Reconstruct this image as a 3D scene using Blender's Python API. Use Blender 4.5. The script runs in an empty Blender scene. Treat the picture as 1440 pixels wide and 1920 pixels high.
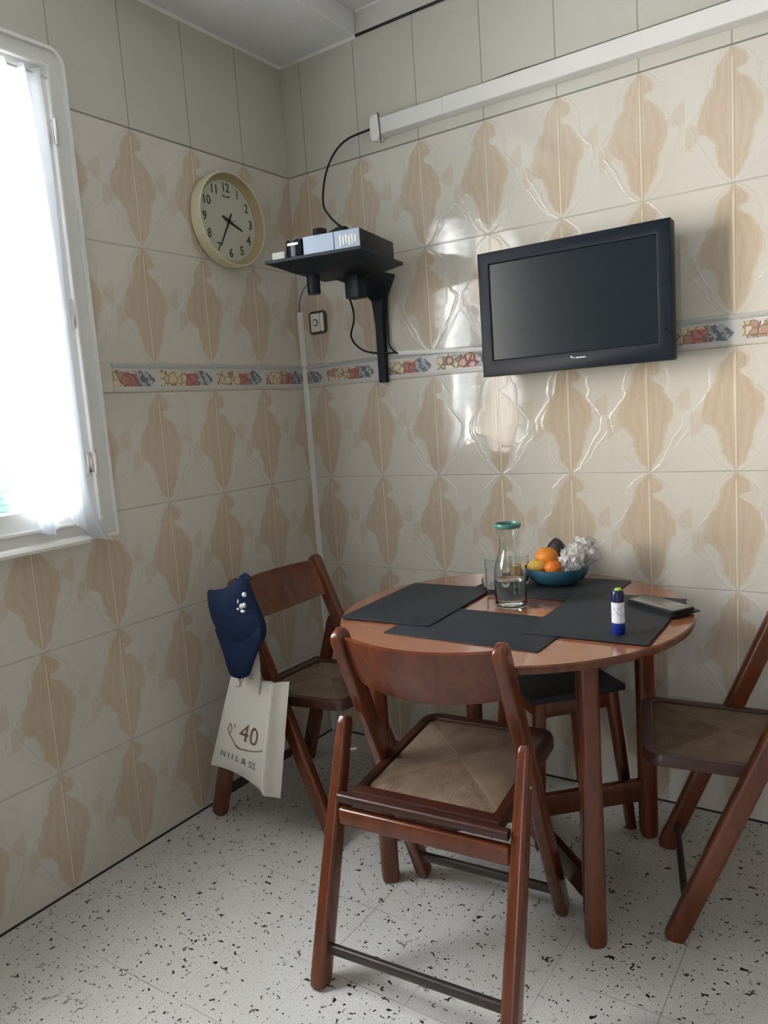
import bpy, bmesh, math, random
from mathutils import Vector, Matrix, noise
random.seed(7)
C = bpy.context.scene.collection
PI = math.pi
V = Vector

# ---------------------------------------------------------------- helpers
def link(o, parent=None):
    C.objects.link(o)
    if parent: o.parent = parent
    return o
def obj(name, bm, mat, parent=None, smooth=None, loc=None):
    me = bpy.data.meshes.new(name)
    bmesh.ops.recalc_face_normals(bm, faces=bm.faces)
    bm.to_mesh(me); bm.free()
    if mat: me.materials.append(mat)
    o = bpy.data.objects.new(name, me); link(o, parent)
    if loc: o.location = loc
    if smooth is not None:
        me.shade_smooth()
        me.set_sharp_from_angle(angle=math.radians(smooth))
    return o
def thing(name, label, cat, loc=(0,0,0), rotz=0, group=None):
    o = bpy.data.objects.new(name, None); C.objects.link(o)
    o.empty_display_size = .05
    o.location = loc; o.rotation_euler = (0,0,rotz); o['label'] = label; o['category'] = cat
    if group: o['group'] = group
    return o
def tag(o, label, cat, group=None):
    o['label'] = label; o['category'] = cat
    if group: o['group'] = group
    return o
def struct(o): o['kind'] = 'structure'; return o
def NB(): return bmesh.new()
def box(bm, lo, hi, bev=0, seg=2, mat4=None):
    vs = [bm.verts.new((x,y,z)) for x in (lo[0],hi[0]) for y in (lo[1],hi[1]) for z in (lo[2],hi[2])]
    fs = [(0,1,3,2),(4,6,7,5),(0,4,5,1),(2,3,7,6),(0,2,6,4),(1,5,7,3)]
    F = [bm.faces.new([vs[i] for i in f]) for f in fs]
    if bev:
        es = list({e for f in F for e in f.edges})
        r = bmesh.ops.bevel(bm, geom=es, offset=bev, segments=seg, profile=.5, affect='EDGES')
        vs = list({v for f in r['faces'] for v in f.verts} | {v for v in vs if v.is_valid})
    if mat4 is not None: bmesh.ops.transform(bm, matrix=mat4, verts=[v for v in vs if v.is_valid])
    return vs
def ring_loft(bm, rings, cap=True, close=True):
    R = [[bm.verts.new(p) for p in r] for r in rings]
    n = len(R[0])
    for a, b in zip(R, R[1:]):
        for i in range(n if close else n-1):
            bm.faces.new((a[i], a[(i+1)%n], b[(i+1)%n], b[i]))
    if cap:
        bm.faces.new(R[0][::-1]); bm.faces.new(R[-1])
    return R
def bar(bm, A, B, wx, wd, side=(1,0,0), taper=((0,.72),(.012,.93),(.04,1),(.96,1),(.988,.93),(1,.7)), pw=3.2, n=20):
    """rounded bar from A to B; wx across `side`, wd across the third axis"""
    A, B = V(A), V(B); d = (B-A).normalized(); s = V(side); s = (s - d*s.dot(d)).normalized(); t = d.cross(s)
    rings = []
    for f, k in taper:
        c = A.lerp(B, f); r = []
        for i in range(n):
            a = 2*PI*(i+.5)/n; ca, sa = math.cos(a), math.sin(a)
            x = math.copysign(abs(ca)**(2/pw), ca)*wx/2*k; y = math.copysign(abs(sa)**(2/pw), sa)*wd/2*k
            r.append(c + s*x + t*y)
        rings.append(r)
    ring_loft(bm, rings)
def catmull(P, sub=8):
    P = [V(p) for p in P]; out = []
    Q = [P[0]*2-P[1]] + P + [P[-1]*2-P[-2]]
    for i in range(1, len(Q)-2):
        a,b,c,d = Q[i-1:i+3]
        for k in range(sub):
            t = k/sub
            out.append(.5*((2*b)+(c-a)*t+(2*a-5*b+4*c-d)*t*t+(3*b-a-3*c+d)*t**3))
    out.append(P[-1]); return out
def tube(bm, P, r, n=8, smooth=True, sub=8):
    pts = catmull(P, sub) if smooth else [V(p) for p in P]
    rings = []; up = V((0,0,1))
    d0 = (pts[1]-pts[0]).normalized()
    s = d0.cross(up)
    if s.length < .1: s = d0.cross(V((1,0,0)))
    s.normalize()
    for i, p in enumerate(pts):
        d = (pts[min(i+1,len(pts)-1)]-pts[max(i-1,0)]).normalized()
        s = (s - d*s.dot(d)).normalized(); t = d.cross(s)
        rr = r(i/(len(pts)-1)) if callable(r) else r
        rings.append([p + s*math.cos(2*PI*k/n)*rr + t*math.sin(2*PI*k/n)*rr for k in range(n)])
    ring_loft(bm, rings)
def lathe(bm, prof, n=40, c=(0,0,0), close=False):
    """prof: (r,z) list; r=0 ends are collapsed"""
    c = V(c); R = []
    for r, z in prof:
        if r < 1e-6: R.append([bm.verts.new(c+V((0,0,z)))])
        else: R.append([bm.verts.new(c+V((r*math.cos(2*PI*i/n), r*math.sin(2*PI*i/n), z))) for i in range(n)])
    prs = list(zip(R, R[1:]))
    if close: prs.append((R[-1], R[0]))
    for a, b in prs:
        for i in range(n):
            j = (i+1)%n
            if len(a)==1 and len(b)==1: continue
            if len(a)==1: bm.faces.new((a[0], b[j], b[i]))
            elif len(b)==1: bm.faces.new((a[i], a[j], b[0]))
            else: bm.faces.new((a[i], a[j], b[j], b[i]))
def prism(bm, poly, lo, hi, axis='z', bev=0):
    def P(a, b, h):
        return {'z':(a,b,h), 'y':(a,h,b), 'x':(h,a,b)}[axis]
    A = [bm.verts.new(P(a,b,lo)) for a,b in poly]; B = [bm.verts.new(P(a,b,hi)) for a,b in poly]
    n = len(poly); fs=[bm.faces.new(A[::-1]), bm.faces.new(B)]
    for i in range(n): fs.append(bm.faces.new((A[i],A[(i+1)%n],B[(i+1)%n],B[i])))
    if bev:
        es = list(set(fs[0].edges)|set(fs[1].edges))
        bmesh.ops.bevel(bm, geom=es, offset=bev, segments=2, profile=.5, affect='EDGES')
def rrect(x0, y0, x1, y1, r, n=5):
    out = []
    for cx, cy, a0 in ((x1-r,y1-r,0),(x0+r,y1-r,90),(x0+r,y0+r,180),(x1-r,y0+r,270)):
        for k in range(n+1):
            a = math.radians(a0+90*k/n); out.append((cx+r*math.cos(a), cy+r*math.sin(a)))
    return out
def text_pts(s, size=1, extrude=0):
    cu = bpy.data.curves.new('t','FONT'); cu.body = s; cu.size = size; cu.align_x='CENTER'; cu.align_y='CENTER'; cu.extrude = extrude
    cu.resolution_u = 3
    o = bpy.data.objects.new('t', cu); C.objects.link(o)
    bpy.context.view_layer.update()
    me = bpy.data.meshes.new_from_object(o.evaluated_get(bpy.context.evaluated_depsgraph_get()))
    vs = [v.co.copy() for v in me.vertices]; fs = [list(p.vertices) for p in me.polygons]
    bpy.data.objects.remove(o); bpy.data.curves.remove(cu); bpy.data.meshes.remove(me)
    return vs, fs
def add_vf(bm, vs, fs, f):
    W = [bm.verts.new(f(v)) for v in vs]
    for q in fs:
        try: bm.faces.new([W[i] for i in q])
        except ValueError: pass

# ---------------------------------------------------------------- node expression helper
class E:
    def __init__(s, nt, v): s.nt = nt; s.v = v
    def _m(s, op, *a, clamp=False):
        n = s.nt.nodes.new('ShaderNodeMath'); n.operation = op; n.use_clamp = clamp
        for i, x in enumerate((s,)+a):
            x = x.v if isinstance(x, E) else x
            if isinstance(x, (int, float)): n.inputs[i].default_value = x
            else: s.nt.links.new(x, n.inputs[i])
        return E(s.nt, n.outputs[0])
    def __add__(s,o): return s._m('ADD',o)
    __radd__ = __add__
    def __sub__(s,o): return s._m('SUBTRACT',o)
    def __rsub__(s,o): return s._m('MULTIPLY',-1.0)._m('ADD',o)
    def __mul__(s,o): return s._m('MULTIPLY',o)
    __rmul__ = __mul__
    def __truediv__(s,o): return s._m('DIVIDE',o)
    def abs(s): return s._m('ABSOLUTE')
    def floor(s): return s._m('FLOOR')
    def fract(s): return s._m('FRACT')
    def sin(s): return s._m('SINE')
    def gt(s,o): return s._m('GREATER_THAN',o)
    def lt(s,o): return s._m('LESS_THAN',o)
    def max(s,o): return s._m('MAXIMUM',o)
    def min(s,o): return s._m('MINIMUM',o)
    def clamp(s): return s._m('ADD',0.0,clamp=True)
    def smooth(s,a,b):
        n = s.nt.nodes.new('ShaderNodeMapRange'); n.interpolation_type='SMOOTHSTEP'
        s.nt.links.new(s.v, n.inputs[0]); n.inputs[1].default_value=a; n.inputs[2].default_value=b
        return E(s.nt, n.outputs[0])
    def curve(s, pts):
        n = s.nt.nodes.new('ShaderNodeFloatCurve'); cm = n.mapping; c = cm.curves[0]
        c.points[0].location = pts[0]; c.points[1].location = pts[-1]
        for p in pts[1:-1]: c.points.new(*p)
        for p in c.points: p.handle_type = 'VECTOR'
        cm.update(); s.nt.links.new(s.v, n.inputs['Value']); return E(s.nt, n.outputs[0])
class M:
    """material builder"""
    def __init__(s, name, col=(.8,.8,.8), rough=.5, metal=0, spec=.5, coat=0):
        s.m = bpy.data.materials.new(name); s.m.use_nodes = True; s.nt = s.m.node_tree
        s.b = s.nt.nodes['Principled BSDF']
        s.b.inputs['Base Color'].default_value = (*col,1); s.b.inputs['Roughness'].default_value = rough
        s.b.inputs['Metallic'].default_value = metal; s.b.inputs['Specular IOR Level'].default_value = spec
        s.b.inputs['Coat Weight'].default_value = coat; s.b.inputs['Coat Roughness'].default_value = .08
        s._co = None
    def co(s):
        if not s._co:
            t = s.nt.nodes.new('ShaderNodeTexCoord'); x = s.nt.nodes.new('ShaderNodeSeparateXYZ')
            s.nt.links.new(t.outputs['Object'], x.inputs[0]); s._t = t.outputs['Object']
            s._co = tuple(E(s.nt, x.outputs[i]) for i in range(3))
        return s._co
    def vec(s, x, y, z):
        n = s.nt.nodes.new('ShaderNodeCombineXYZ')
        for i, a in enumerate((x,y,z)):
            if isinstance(a, E): s.nt.links.new(a.v, n.inputs[i])
            else: n.inputs[i].default_value = a
        return n.outputs[0]
    def noise(s, vec, scale, detail=3, rough=.5, dist=0):
        n = s.nt.nodes.new('ShaderNodeTexNoise'); n.inputs['Scale'].default_value = scale
        n.inputs['Detail'].default_value = detail; n.inputs['Roughness'].default_value = rough; n.inputs['Distortion'].default_value = dist
        s.nt.links.new(vec, n.inputs['Vector']); return E(s.nt, n.outputs[0])
    def white(s, vec):
        n = s.nt.nodes.new('ShaderNodeTexWhiteNoise'); n.noise_dimensions='3D'; s.nt.links.new(vec, n.inputs['Vector']); return E(s.nt, n.outputs['Value'])
    def voro(s, vec, scale, feat='F1', rnd=1):
        n = s.nt.nodes.new('ShaderNodeTexVoronoi'); n.feature = feat; n.inputs['Scale'].default_value = scale; n.inputs['Randomness'].default_value = rnd
        s.nt.links.new(vec, n.inputs['Vector']); return E(s.nt, n.outputs['Distance']), n.outputs.get('Color')
    def sep(s, sock):
        x = s.nt.nodes.new('ShaderNodeSeparateXYZ'); s.nt.links.new(sock, x.inputs[0]); return [E(s.nt, x.outputs[i]) for i in range(3)]
    def mix(s, f, a, b):
        n = s.nt.nodes.new('ShaderNodeMix'); n.data_type='RGBA'
        s.nt.links.new(f.v, n.inputs['Factor'])
        for k, c in ((6,a),(7,b)):
            if isinstance(c, tuple): n.inputs[k].default_value = (*c,1)
            else: s.nt.links.new(c, n.inputs[k])
        return n.outputs[2]
    def color(s, c): s.nt.links.new(c, s.b.inputs['Base Color'])
    def rough(s, e): s.nt.links.new(e.v, s.b.inputs['Roughness'])
    def bump(s, h, dist=.001, strength=1):
        n = s.nt.nodes.new('ShaderNodeBump'); n.inputs['Distance'].default_value = dist; n.inputs['Strength'].default_value = strength
        s.nt.links.new(h.v, n.inputs['Height']); s.nt.links.new(n.outputs[0], s.b.inputs['Normal'])

# ---------------------------------------------------------------- tile layout (metres)
TW, TH = .246, .3545
X0, Y0 = .0925, .2443
ZA = 2.213; ZT = ZA-2*TH; ZU = ZT-.0856; ZC = 2.613
def tile_material(name, axis):
    m = M(name, rough=.16, spec=.5); x, y, z = m.co()
    a = (x - X0)/TW if axis == 'x' else (y*-1.0 - Y0)/TW
    k = a + .5                       # cell centred on a joint
    u = k.fract() - .5               # signed distance from the joint, tile widths
    if axis == 'y': u = u*-1.0
    up = z.gt(ZT)
    t = (z*-1.0 + ZA)/TH; t2 = (z*-1.0 + ZU)/TH
    row = up*t + (1.0-up)*(t2+20.0)
    v = row.fract()                  # 0 top of tile .. 1 bottom
    plain = z.gt(ZA)
    P3 = m.vec(x if axis=='x' else y, row, 0.0)
    n1 = m.noise(m.vec(k*1.0, row*1.6, 0.0), 6, 5, .7)
    n2 = m.noise(m.vec(k*22.0, row*1.3, 0.0), 3, 3, .6)     # long vertical streaks
    n3 = m.noise(m.vec(k*1.0, row*1.4, 3.0), 1.6, 3, .5)
    ud = u + (n1-.5)*.13
    au = ud.abs()
    right = ud.gt(0.0)
    wl = v.curve([(0,0),(.02,.03),(.1,.13),(.15,.175),(.25,.20),(.34,.28),(.42,.33),(.52,.375),(.59,.35),(.64,.23),(.7,.185),(.85,.15),(.93,.085),(.985,.0),(1,0)])
    wr = v.curve([(0,0),(.03,.06),(.08,.14),(.13,.165),(.165,.14),(.18,.05),(.22,.06),(.26,.16),(.34,.23),(.42,.30),(.52,.30),(.6,.24),(.67,.21),(.82,.16),(.93,.08),(.985,0),(1,0)])
    w = right*wr + (1.0-right)*wl
    leaf = (w*1.04-au + (n2-.5)*.05).smooth(-.02,.035)
    # side lobe in the middle of the tile, leaning towards the next leaf
    c = (u.abs()*-1.0 + .5)          # 0 at tile centre
    lob = (.100 - (c + (n1-.5)*.12)._m('POWER',2.0)*2.6 - (v-.50 + u*.22*1.0 + (n2-.5)*.04)._m('POWER',2.0)*9.0)
    lobe = lob.smooth(.0,.05)*.5
    pat = leaf.max(lobe)*(1.0-plain)
    streak = (n2-.5)*.55 + (n3-.5)*.5
    vein = ((au/(w+.03))*17.0 + n3*7.0).sin()*.10*leaf
    pat = (pat*(0.72+streak) + vein*pat).clamp()
    tone = m.noise(m.vec(k*.7,row*.7,9.0), 1.3, 2, .5)
    bg = m.mix((tone*1.6-.3).clamp(), (.61,.575,.50), (.645,.625,.575))
    col = m.mix(pat, bg, (.51,.395,.272))
    col = m.mix(plain, col, (.545,.54,.475))
    # relief scroll lines drawn in grey at the foot and the head of every leaf
    ws = v.curve([(0,.0),(.06,.12),(.14,.22),(.24,.245),(.32,.22),(.5,.42),(.62,.38),(.74,.26),(.86,.19),(.94,.11),(1,.0)])
    ln = ((au-ws-.03).abs()).smooth(.030,.004)*(1.0-plain)
    ln2 = ((au*1.0-ws*1.35-.02).abs()).smooth(.022,.004)*(1.0-plain)*v.gt(.55)
    fade = (n3*2.2-.75).clamp()
    col = m.mix((ln.max(ln2)*fade*.32).clamp(), col, (.46,.44,.41))
    # mid rib / joints
    vj = u.abs()
    rib = vj.smooth(.017,.010)*(1.0-plain)*v.smooth(.04,.10)*(1.0-v.smooth(.95,.99))
    col = m.mix(rib*.85, col, (.72,.645,.50))
    dj = (vj-.0155).abs().smooth(.008,.003)*(1.0-plain)*.35
    col = m.mix(dj, col, (.33,.26,.18))
    pj = (vj.smooth(.0085,.005)*plain)
    hj = (v-.5).abs().smooth(.4925,.4965)*(1.0-plain*z.gt(ZA+.02))
    hline = hj*((tone*2.0-.35).clamp()*.4+.12)
    # the joint at the head of the decorated field is darker
    head = (z-ZA).abs().smooth(.0035,.0015)
    col = m.mix(pj*.65, col, (.20,.20,.18))
    col = m.mix(hline.clamp(), col, (.30,.28,.25))
    col = m.mix(head*.75, col, (.12,.12,.11))
    # stains towards single tiles
    wt = m.white(m.vec(k.floor() if axis=='x' else k.floor()+50.0, row.floor(), 0.0))
    col = m.mix(wt*.10, col, (.42,.37,.30))
    m.color(col)
    pl = m.noise(P3, 7, 2)
    rx = m.white(m.vec((a.floor()), row.floor(), 5.0)); ry = m.white(m.vec((a.floor()), row.floor(), 8.0))
    tilt = (a.fract()-.5)*(rx-.5)*3.5 + (v-.5)*(ry-.5)*5.0
    h = ln*.50 + ln2*.30 + leaf*(1.0-plain)*.22*(n2*.5+.75) - pj*.8 - hj*.8 + rib*.6 + tilt*1.0 + pl*.7
    m.bump(h, .0011, 1)
    m.rough((.045 + n1*.03)); m.b.inputs['Specular IOR Level'].default_value = .62
    return m.m
def border_material(name, axis):
    m = M(name, rough=.25); x, y, z = m.co()
    a = (x - X0)/TW if axis == 'x' else (y*-1.0 - Y0)/TW
    k = a + (.98 if axis=='x' else 1.0); u = k.fract()
    if axis == 'y': u = 1.0 - u
    s = (z - ZU)/.0856
    nx = m.noise(m.vec(k*6.0, s*2.0, 0.0), 3, 3)
    P = m.vec(k*1.0 + (nx-.5)*.05, s*.36 + (nx-.5)*.05, 0.0)
    d, vc = m.voro(P, 10); vcs = m.sep(vc)[0]
    ed, _ = m.voro(P, 10, 'DISTANCE_TO_EDGE')
    base = m.mix(vcs, (.62,.50,.30), (.66,.60,.46))
    blot = m.mix(vcs.gt(.72), base, (.42,.27,.20))
    red = ((u-.60+(nx-.5)*.12).abs()).lt(.105)*(1.0-s.gt(.66))
    col = m.mix(red, blot, (.47,.19,.165))
    tri = (u-.68)*1.0
    leek = u.gt(.70)*(( .98-u)*2.6 - (s-.42).abs()).gt(0.0)
    st = ((u*48.0+s*9.0+nx*12.0).sin()).gt(.1)
    lk = m.mix(st*1.0, (.16,.18,.21), (.42,.44,.46))
    col = m.mix(leek, col, lk)
    col = m.mix(ed.smooth(.055,.02)*(1.0-leek), col, (.20,.16,.13))
    zone = (u.gt(.06)*u.lt(.98)*(s.gt(.2))*((nx*.35+s).lt(.92))*(leek.max(u.lt(.715))))
    col = m.mix(zone, (.56,.56,.55), col)
    rim = (s-.93).abs().smooth(.05,.02)*.5
    col = m.mix(rim, col, (.30,.29,.29))
    col = m.mix(s.lt(.10)*1.0, col, (.56,.52,.45))
    m.color(col)
    m.bump(zone*ed.smooth(0.,.15)*1.0, .002, .8)
    return m.m
def floor_material():
    m = M('terrazzo', rough=.32, spec=.45); x, y, z = m.co()
    wn = m.noise(m.vec(x,y,0.0), 38, 3, .6); wn2 = m.noise(m.vec(x,y,4.0), 38, 3, .6)
    big = m.noise(m.vec(x,y,2.0), 2.2, 3, .5)
    col = m.mix((big*1.8-.4).clamp(), (.56,.55,.515), (.65,.645,.62))
    g = m.noise(m.vec(x,y,7.0), 260, 2, .7)
    col = m.mix((g.smooth(.53,.68))*.75, col, (.30,.275,.235))
    g2 = m.noise(m.vec(x,y,9.0), 130, 2, .6)
    col = m.mix((g2.smooth(.60,.72))*.5, col, (.74,.73,.70))
    for sc, amp, r0, keep, off in ((38,.050,.085,.50,0.0),(64,.030,.12,.50,11.0),(21,.07,.045,.60,23.0),(115,.014,.12,.60,31.0)):
        d, c = m.voro(m.vec(x + (wn-.5)*amp*1.6 + off, y + (wn2-.5)*amp + off, 0.0), sc)
        cc = m.sep(c); r = cc[0]*r0*2.4 + .02
        spot = (r-d).smooth(-.004,.010)*cc[1].gt(keep)*1.0
        col = m.mix(spot.clamp(), col, (.014,.013,.013))
    # long thin dark veins here and there
    ed, _ = m.voro(m.vec(x + (wn-.5)*.05, y + (wn2-.5)*.05, 0.0), 9, 'DISTANCE_TO_EDGE')
    br = m.noise(m.vec(x,y,13.0), 9, 2)
    col = m.mix((ed.smooth(.018,.006)*br.smooth(.60,.66)*.8).clamp(), col, (.07,.065,.06))
    # faint square joints
    fx = ((x-1.066)/.245).fract(); fy = ((y+.646)/.2413).fract()
    jn = m.noise(m.vec(x,y,17.0), 3, 2).smooth(.40,.62)
    j = ((fx-.5).abs().smooth(.493,.4965)).max((fy-.5).abs().smooth(.493,.4965))*(.12+jn*.5)
    col = m.mix(j.clamp(), col, (.16,.15,.14))
    m.color(col); m.bump(g*.25 + wn*.3, .0006, .6); m.rough(.26 + big*.16)
    return m.m
def wood(name, dark, light, rough=.28, coat=.35, scale=(9,9,1.2)):
    m = M(name, rough=rough, coat=coat); x, y, z = m.co()
    n = m.noise(m.vec(x*scale[0], y*scale[1], z*scale[2]), 5, 4, .6, .6)
    n2 = m.noise(m.vec(x*3.0, y*3.0, z*.8), 3, 2)
    c = m.mix((n*1.4-.2).clamp(), dark, light)
    c = m.mix(((n2-.5)*1.5).clamp(), c, dark)
    m.color(c); m.bump(n, .0004, .5); return m.m

T_back = tile_material('glazed_tile_back', 'x'); T_left = tile_material('glazed_tile_left', 'y')
B_back = border_material('border_tile_back', 'x'); B_left = border_material('border_tile_left', 'y')
FLOOR = floor_material()
def paint(name, col, rough=.6):
    m = M(name, col, rough); x, y, z = m.co()
    n = m.noise(m.vec(x,y,z), 6, 3)
    m.color(m.mix(n, tuple(c*.95 for c in col), tuple(min(1,c*1.04) for c in col))); return m.m
CEIL = paint('ceiling_paint', (.78,.79,.80), .7)
PLASTER = paint('plaster', (.58,.57,.53), .7)
ROOM = paint('room_paint', (.62,.58,.52), .6)
WHITE = paint('white_lacquer', (.80,.80,.77), .3)
PVC = paint('white_plastic', (.74,.74,.71), .35)
ALU = paint('painted_aluminium', (.70,.71,.69), .35)
DARKLINE = M('dark_gap', (.02,.02,.02), .8).m
WOOD = wood('reddish_wood', (.062,.012,.005), (.175,.042,.011), .26, .25, (5,5,.7))
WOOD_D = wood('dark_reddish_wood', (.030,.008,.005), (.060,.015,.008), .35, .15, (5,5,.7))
WOOD_BAR = wood('blackened_wood', (.022,.017,.015), (.045,.034,.028), .4, .1)
TOP = wood('table_top_veneer', (.26,.100,.050), (.315,.130,.068), .10, .4, (1.2,8,1))
def black(name, col=(.008,.009,.012), rough=.45, coat=0): return M(name, col, rough, spec=.3, coat=coat).m
BLK = black('black_plastic'); BLKG = black('gloss_black', (.008,.010,.016), .14)
CABLE = black('black_cable', (.008,.008,.008), .45)
METAL = M('chrome', (.75,.75,.74), .18, metal=1).m

# ---------------------------------------------------------------- room shell
XR, YB, WT = 3.3, -4.3, .25
WY0, WY1, WZ0, WZ1 = -2.10, -.985, 1.02, 2.335       # window opening in the left wall
bm = NB(); box(bm, (-WT, YB-WT, -.12), (XR+WT, WT, 0)); struct(obj('floor', bm, FLOOR))
bm = NB()
box(bm, (-.0, 0, 0), (XR, WT, 2.9)); struct(obj('wall_back', bm, T_back))
bm = NB()
for lo, hi in (((-WT,YB,0),(0,WY0,2.9)), ((-WT,WY1,0),(0,WT,2.9)), ((-WT,WY0,0),(0,WY1,WZ0)), ((-WT,WY0,WZ1),(0,WY1,2.9))): box(bm, lo, hi)
struct(obj('wall_left', bm, T_left))
DY0, DY1, DZ = -3.2, -1.2, 2.3
bm = NB()
box(bm, (XR, YB, 0), (XR+WT, WT, 2.9)); struct(obj('wall_right', bm, ROOM))
bm = NB()      # wall behind the viewer, with a narrow open slit added for fill light
for lo, hi in (((-WT,YB-WT,0),(1.7,YB,2.9)), ((1.8,YB-WT,0),(XR+WT,YB,2.9)), ((1.7,YB-WT,2.1),(1.8,YB,2.9))): box(bm, lo, hi)
struct(obj('wall_rear', bm, ROOM))
bm = NB(); box(bm, (-WT, YB-WT, 2.692), (XR+WT, WT, 3.0)); struct(obj('ceiling', bm, CEIL))
bm = NB(); box(bm, (0, YB, ZC), (.356, 0, 2.692), .002, 1); struct(obj('trim_1', bm, CEIL))
# plaster strip above the tiles of the back wall and the dark joint on top of the tiles
bm = NB(); box(bm, (.356, -.004, ZC), (XR, 0, 2.692)); struct(obj('trim_2', bm, PLASTER))
bm = NB(); box(bm, (.358, -.007, ZC-.004), (XR, -.0005, ZC+.003)); struct(obj('trim_3', bm, DARKLINE))
# white caulk in the ceiling corner
bm = NB()
prism(bm, [(0,ZC),(0,ZC-.008),(-.008,ZC)], 0, .356, 'x'); struct(obj('trim_4', bm, WHITE))
bm = NB()
A = [(0,ZC),(0,ZC-.008),(.008,ZC)]
prism(bm, [(a,b) for a,b in A], -4.2, 0, 'y'); struct(obj('trim_5', bm, WHITE))
bm = NB(); prism(bm, [(0,2.692),(0,2.684),(-.008,2.692)], .36, XR, 'x'); struct(obj('trim_6', bm, WHITE))
# decorated border strip: relief band with a rolled upper edge
def border(name, mat, axis):
    bm = NB()
    prof = [(0,ZU),(-.003,ZU+.001),(-.0035,ZU+.006),(-.0025,ZU+.010),(-.0025,ZT-.013),(-.007,ZT-.010),(-.008,ZT-.005),(-.006,ZT-.001),(0,ZT)]
    if axis == 'x': prism(bm, prof, 0, XR, 'x')
    else: prism(bm, [(-a,b) for a,b in prof], -.90, 0, 'y')
    return struct(obj(name, bm, mat))
border('trim_7', B_back, 'x'); border('trim_8', B_left, 'y')
# dark joint where wall meets floor
bm = NB(); prism(bm, [(0,0),(.005,0),(0,.005)], YB, 0, 'y'); prism(bm, [(0,0),(-.005,0),(0,.005)], 0, XR, 'x')
struct(obj('trim_9', bm, DARKLINE))

# ---------------------------------------------------------------- window
GLASS = bpy.data.materials.new('window_glass'); GLASS.use_nodes = True
nt = GLASS.node_tree; nt.nodes.clear()
o_ = nt.nodes.new('ShaderNodeOutputMaterial'); mx = nt.nodes.new('ShaderNodeMixShader'); tr = nt.nodes.new('ShaderNodeBsdfTransparent')
gl = nt.nodes.new('ShaderNodeBsdfGlossy'); gl.inputs['Roughness'].default_value = .02; mx.inputs[0].default_value = .05
nt.links.new(tr.outputs[0], mx.inputs[1]); nt.links.new(gl.outputs[0], mx.inputs[2]); nt.links.new(mx.outputs[0], o_.inputs[0])
SHEER = bpy.data.materials.new('sheer_curtain'); SHEER.use_nodes = True
nt = SHEER.node_tree; nt.nodes.clear()
o_ = nt.nodes.new('ShaderNodeOutputMaterial'); mx = nt.nodes.new('ShaderNodeMixShader'); tr = nt.nodes.new('ShaderNodeBsdfTransparent')
mx2 = nt.nodes.new('ShaderNodeMixShader'); tl = nt.nodes.new('ShaderNodeBsdfTranslucent'); df = nt.nodes.new('ShaderNodeBsdfDiffuse')
tl.inputs[0].default_value = (.90,.93,.97,1); df.inputs[0].default_value = (.85,.88,.92,1)
mx2.inputs[0].default_value = .45; mx.inputs[0].default_value = .88
nt.links.new(tl.outputs[0], mx2.inputs[1]); nt.links.new(df.outputs[0], mx2.inputs[2])
nt.links.new(tr.outputs[0], mx.inputs[1]); nt.links.new(mx2.outputs[0], mx.inputs[2]); nt.links.new(mx.outputs[0], o_.inputs[0])

win = bpy.data.objects.new('window_1', None); C.objects.link(win); struct(win); win.location = (0,WY1,WZ0)
wi = lambda n, bm, m, s=None: (lambda o: setattr(o, 'location', (0,-WY1,-WZ0)) or o)(obj(n, bm, m, win, s))
def frame_loop(x0, x1, y0, y1, z0, z1, w, rt=0, wb=None, wt=None):
    """picture-frame ring in the YZ plane; rt rounds the outer top corner at y1"""
    bm = NB(); wb = wb or w; wt = wt or w
    def loop(y0,y1,z0,z1,r):
        P = [(y0,z0),(y1,z0)]
        for k in range(9):
            a = PI/2*k/8; P.append((y1-r+r*math.cos(a), z1-r+r*math.sin(a)))
        for k in range(9):
            a = PI/2+PI/2*k/8; P.append((y0+r+r*math.cos(a), z1-r+r*math.sin(a)))
        return P
    o = loop(y0,y1,z0,z1,max(rt,.002)); i = loop(y0+w,y1-w,z0+wb,z1-wt,max(rt-w,.001))
    rings = [[V((x,a,b)) for a,b in L] for x, L in ((x0,o),(x1,o),(x1,i),(x0,i))]
    R = [[bm.verts.new(p) for p in r] for r in rings]
    n = len(o)
    for a in range(4):
        b = (a+1)%4
        for k in range(n): bm.faces.new((R[a][k],R[a][(k+1)%n],R[b][(k+1)%n],R[b][k]))
    es = [e for e in bm.edges if abs(e.verts[0].co.x-e.verts[1].co.x)<1e-6 and e.verts[0].co.x > x1-1e-6 and len(e.link_faces)==2 and abs(e.calc_face_angle(0))>.5]
    bmesh.ops.bevel(bm, geom=es, offset=min(.003,(x1-x0)*.3), segments=2, profile=.5, affect='EDGES')
    return bm
wi('casing', frame_loop(0, .022, WY0-.03, -.955, .998, 2.355, .009, .045), WHITE, 40)
wi('outer_frame', frame_loop(-.07, .012, WY0-.022, -.963, 1.006, 2.347, .038, .038), ALU, 40)
bm = frame_loop(-.052, .020, -1.560, -1.004, 1.047, 2.306, .006); wi('sash_bead', bm, WHITE, 40)
wi('sash', frame_loop(-.052, .006, -1.556, -1.0095, 1.052, 2.301, .098, 0, .052, .050), ALU, 40)
bm = NB(); box(bm, (-.030, -1.462, 1.10), (-.026, -1.104, 2.256)); wi('pane', bm, GLASS)
bm = NB(); prism(bm, [(0,.992),(.030,.992),(.034,1.001),(.030,1.010),(.004,1.018),(0,1.018)], WY0-.03, -1.06, 'y'); wi('window_sill', bm, WHITE, 40)
for zz in (2.13, 1.22):                       # hinges on the sash
    bm = NB(); bar(bm, (.022,-1.008,zz-.035), (.022,-1.008,zz+.035), .011, .011, n=12, pw=2); box(bm,(.004,-1.030,zz-.03),(.018,-1.006,zz+.03),.002); wi('hinge', bm, METAL, 40)
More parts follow.
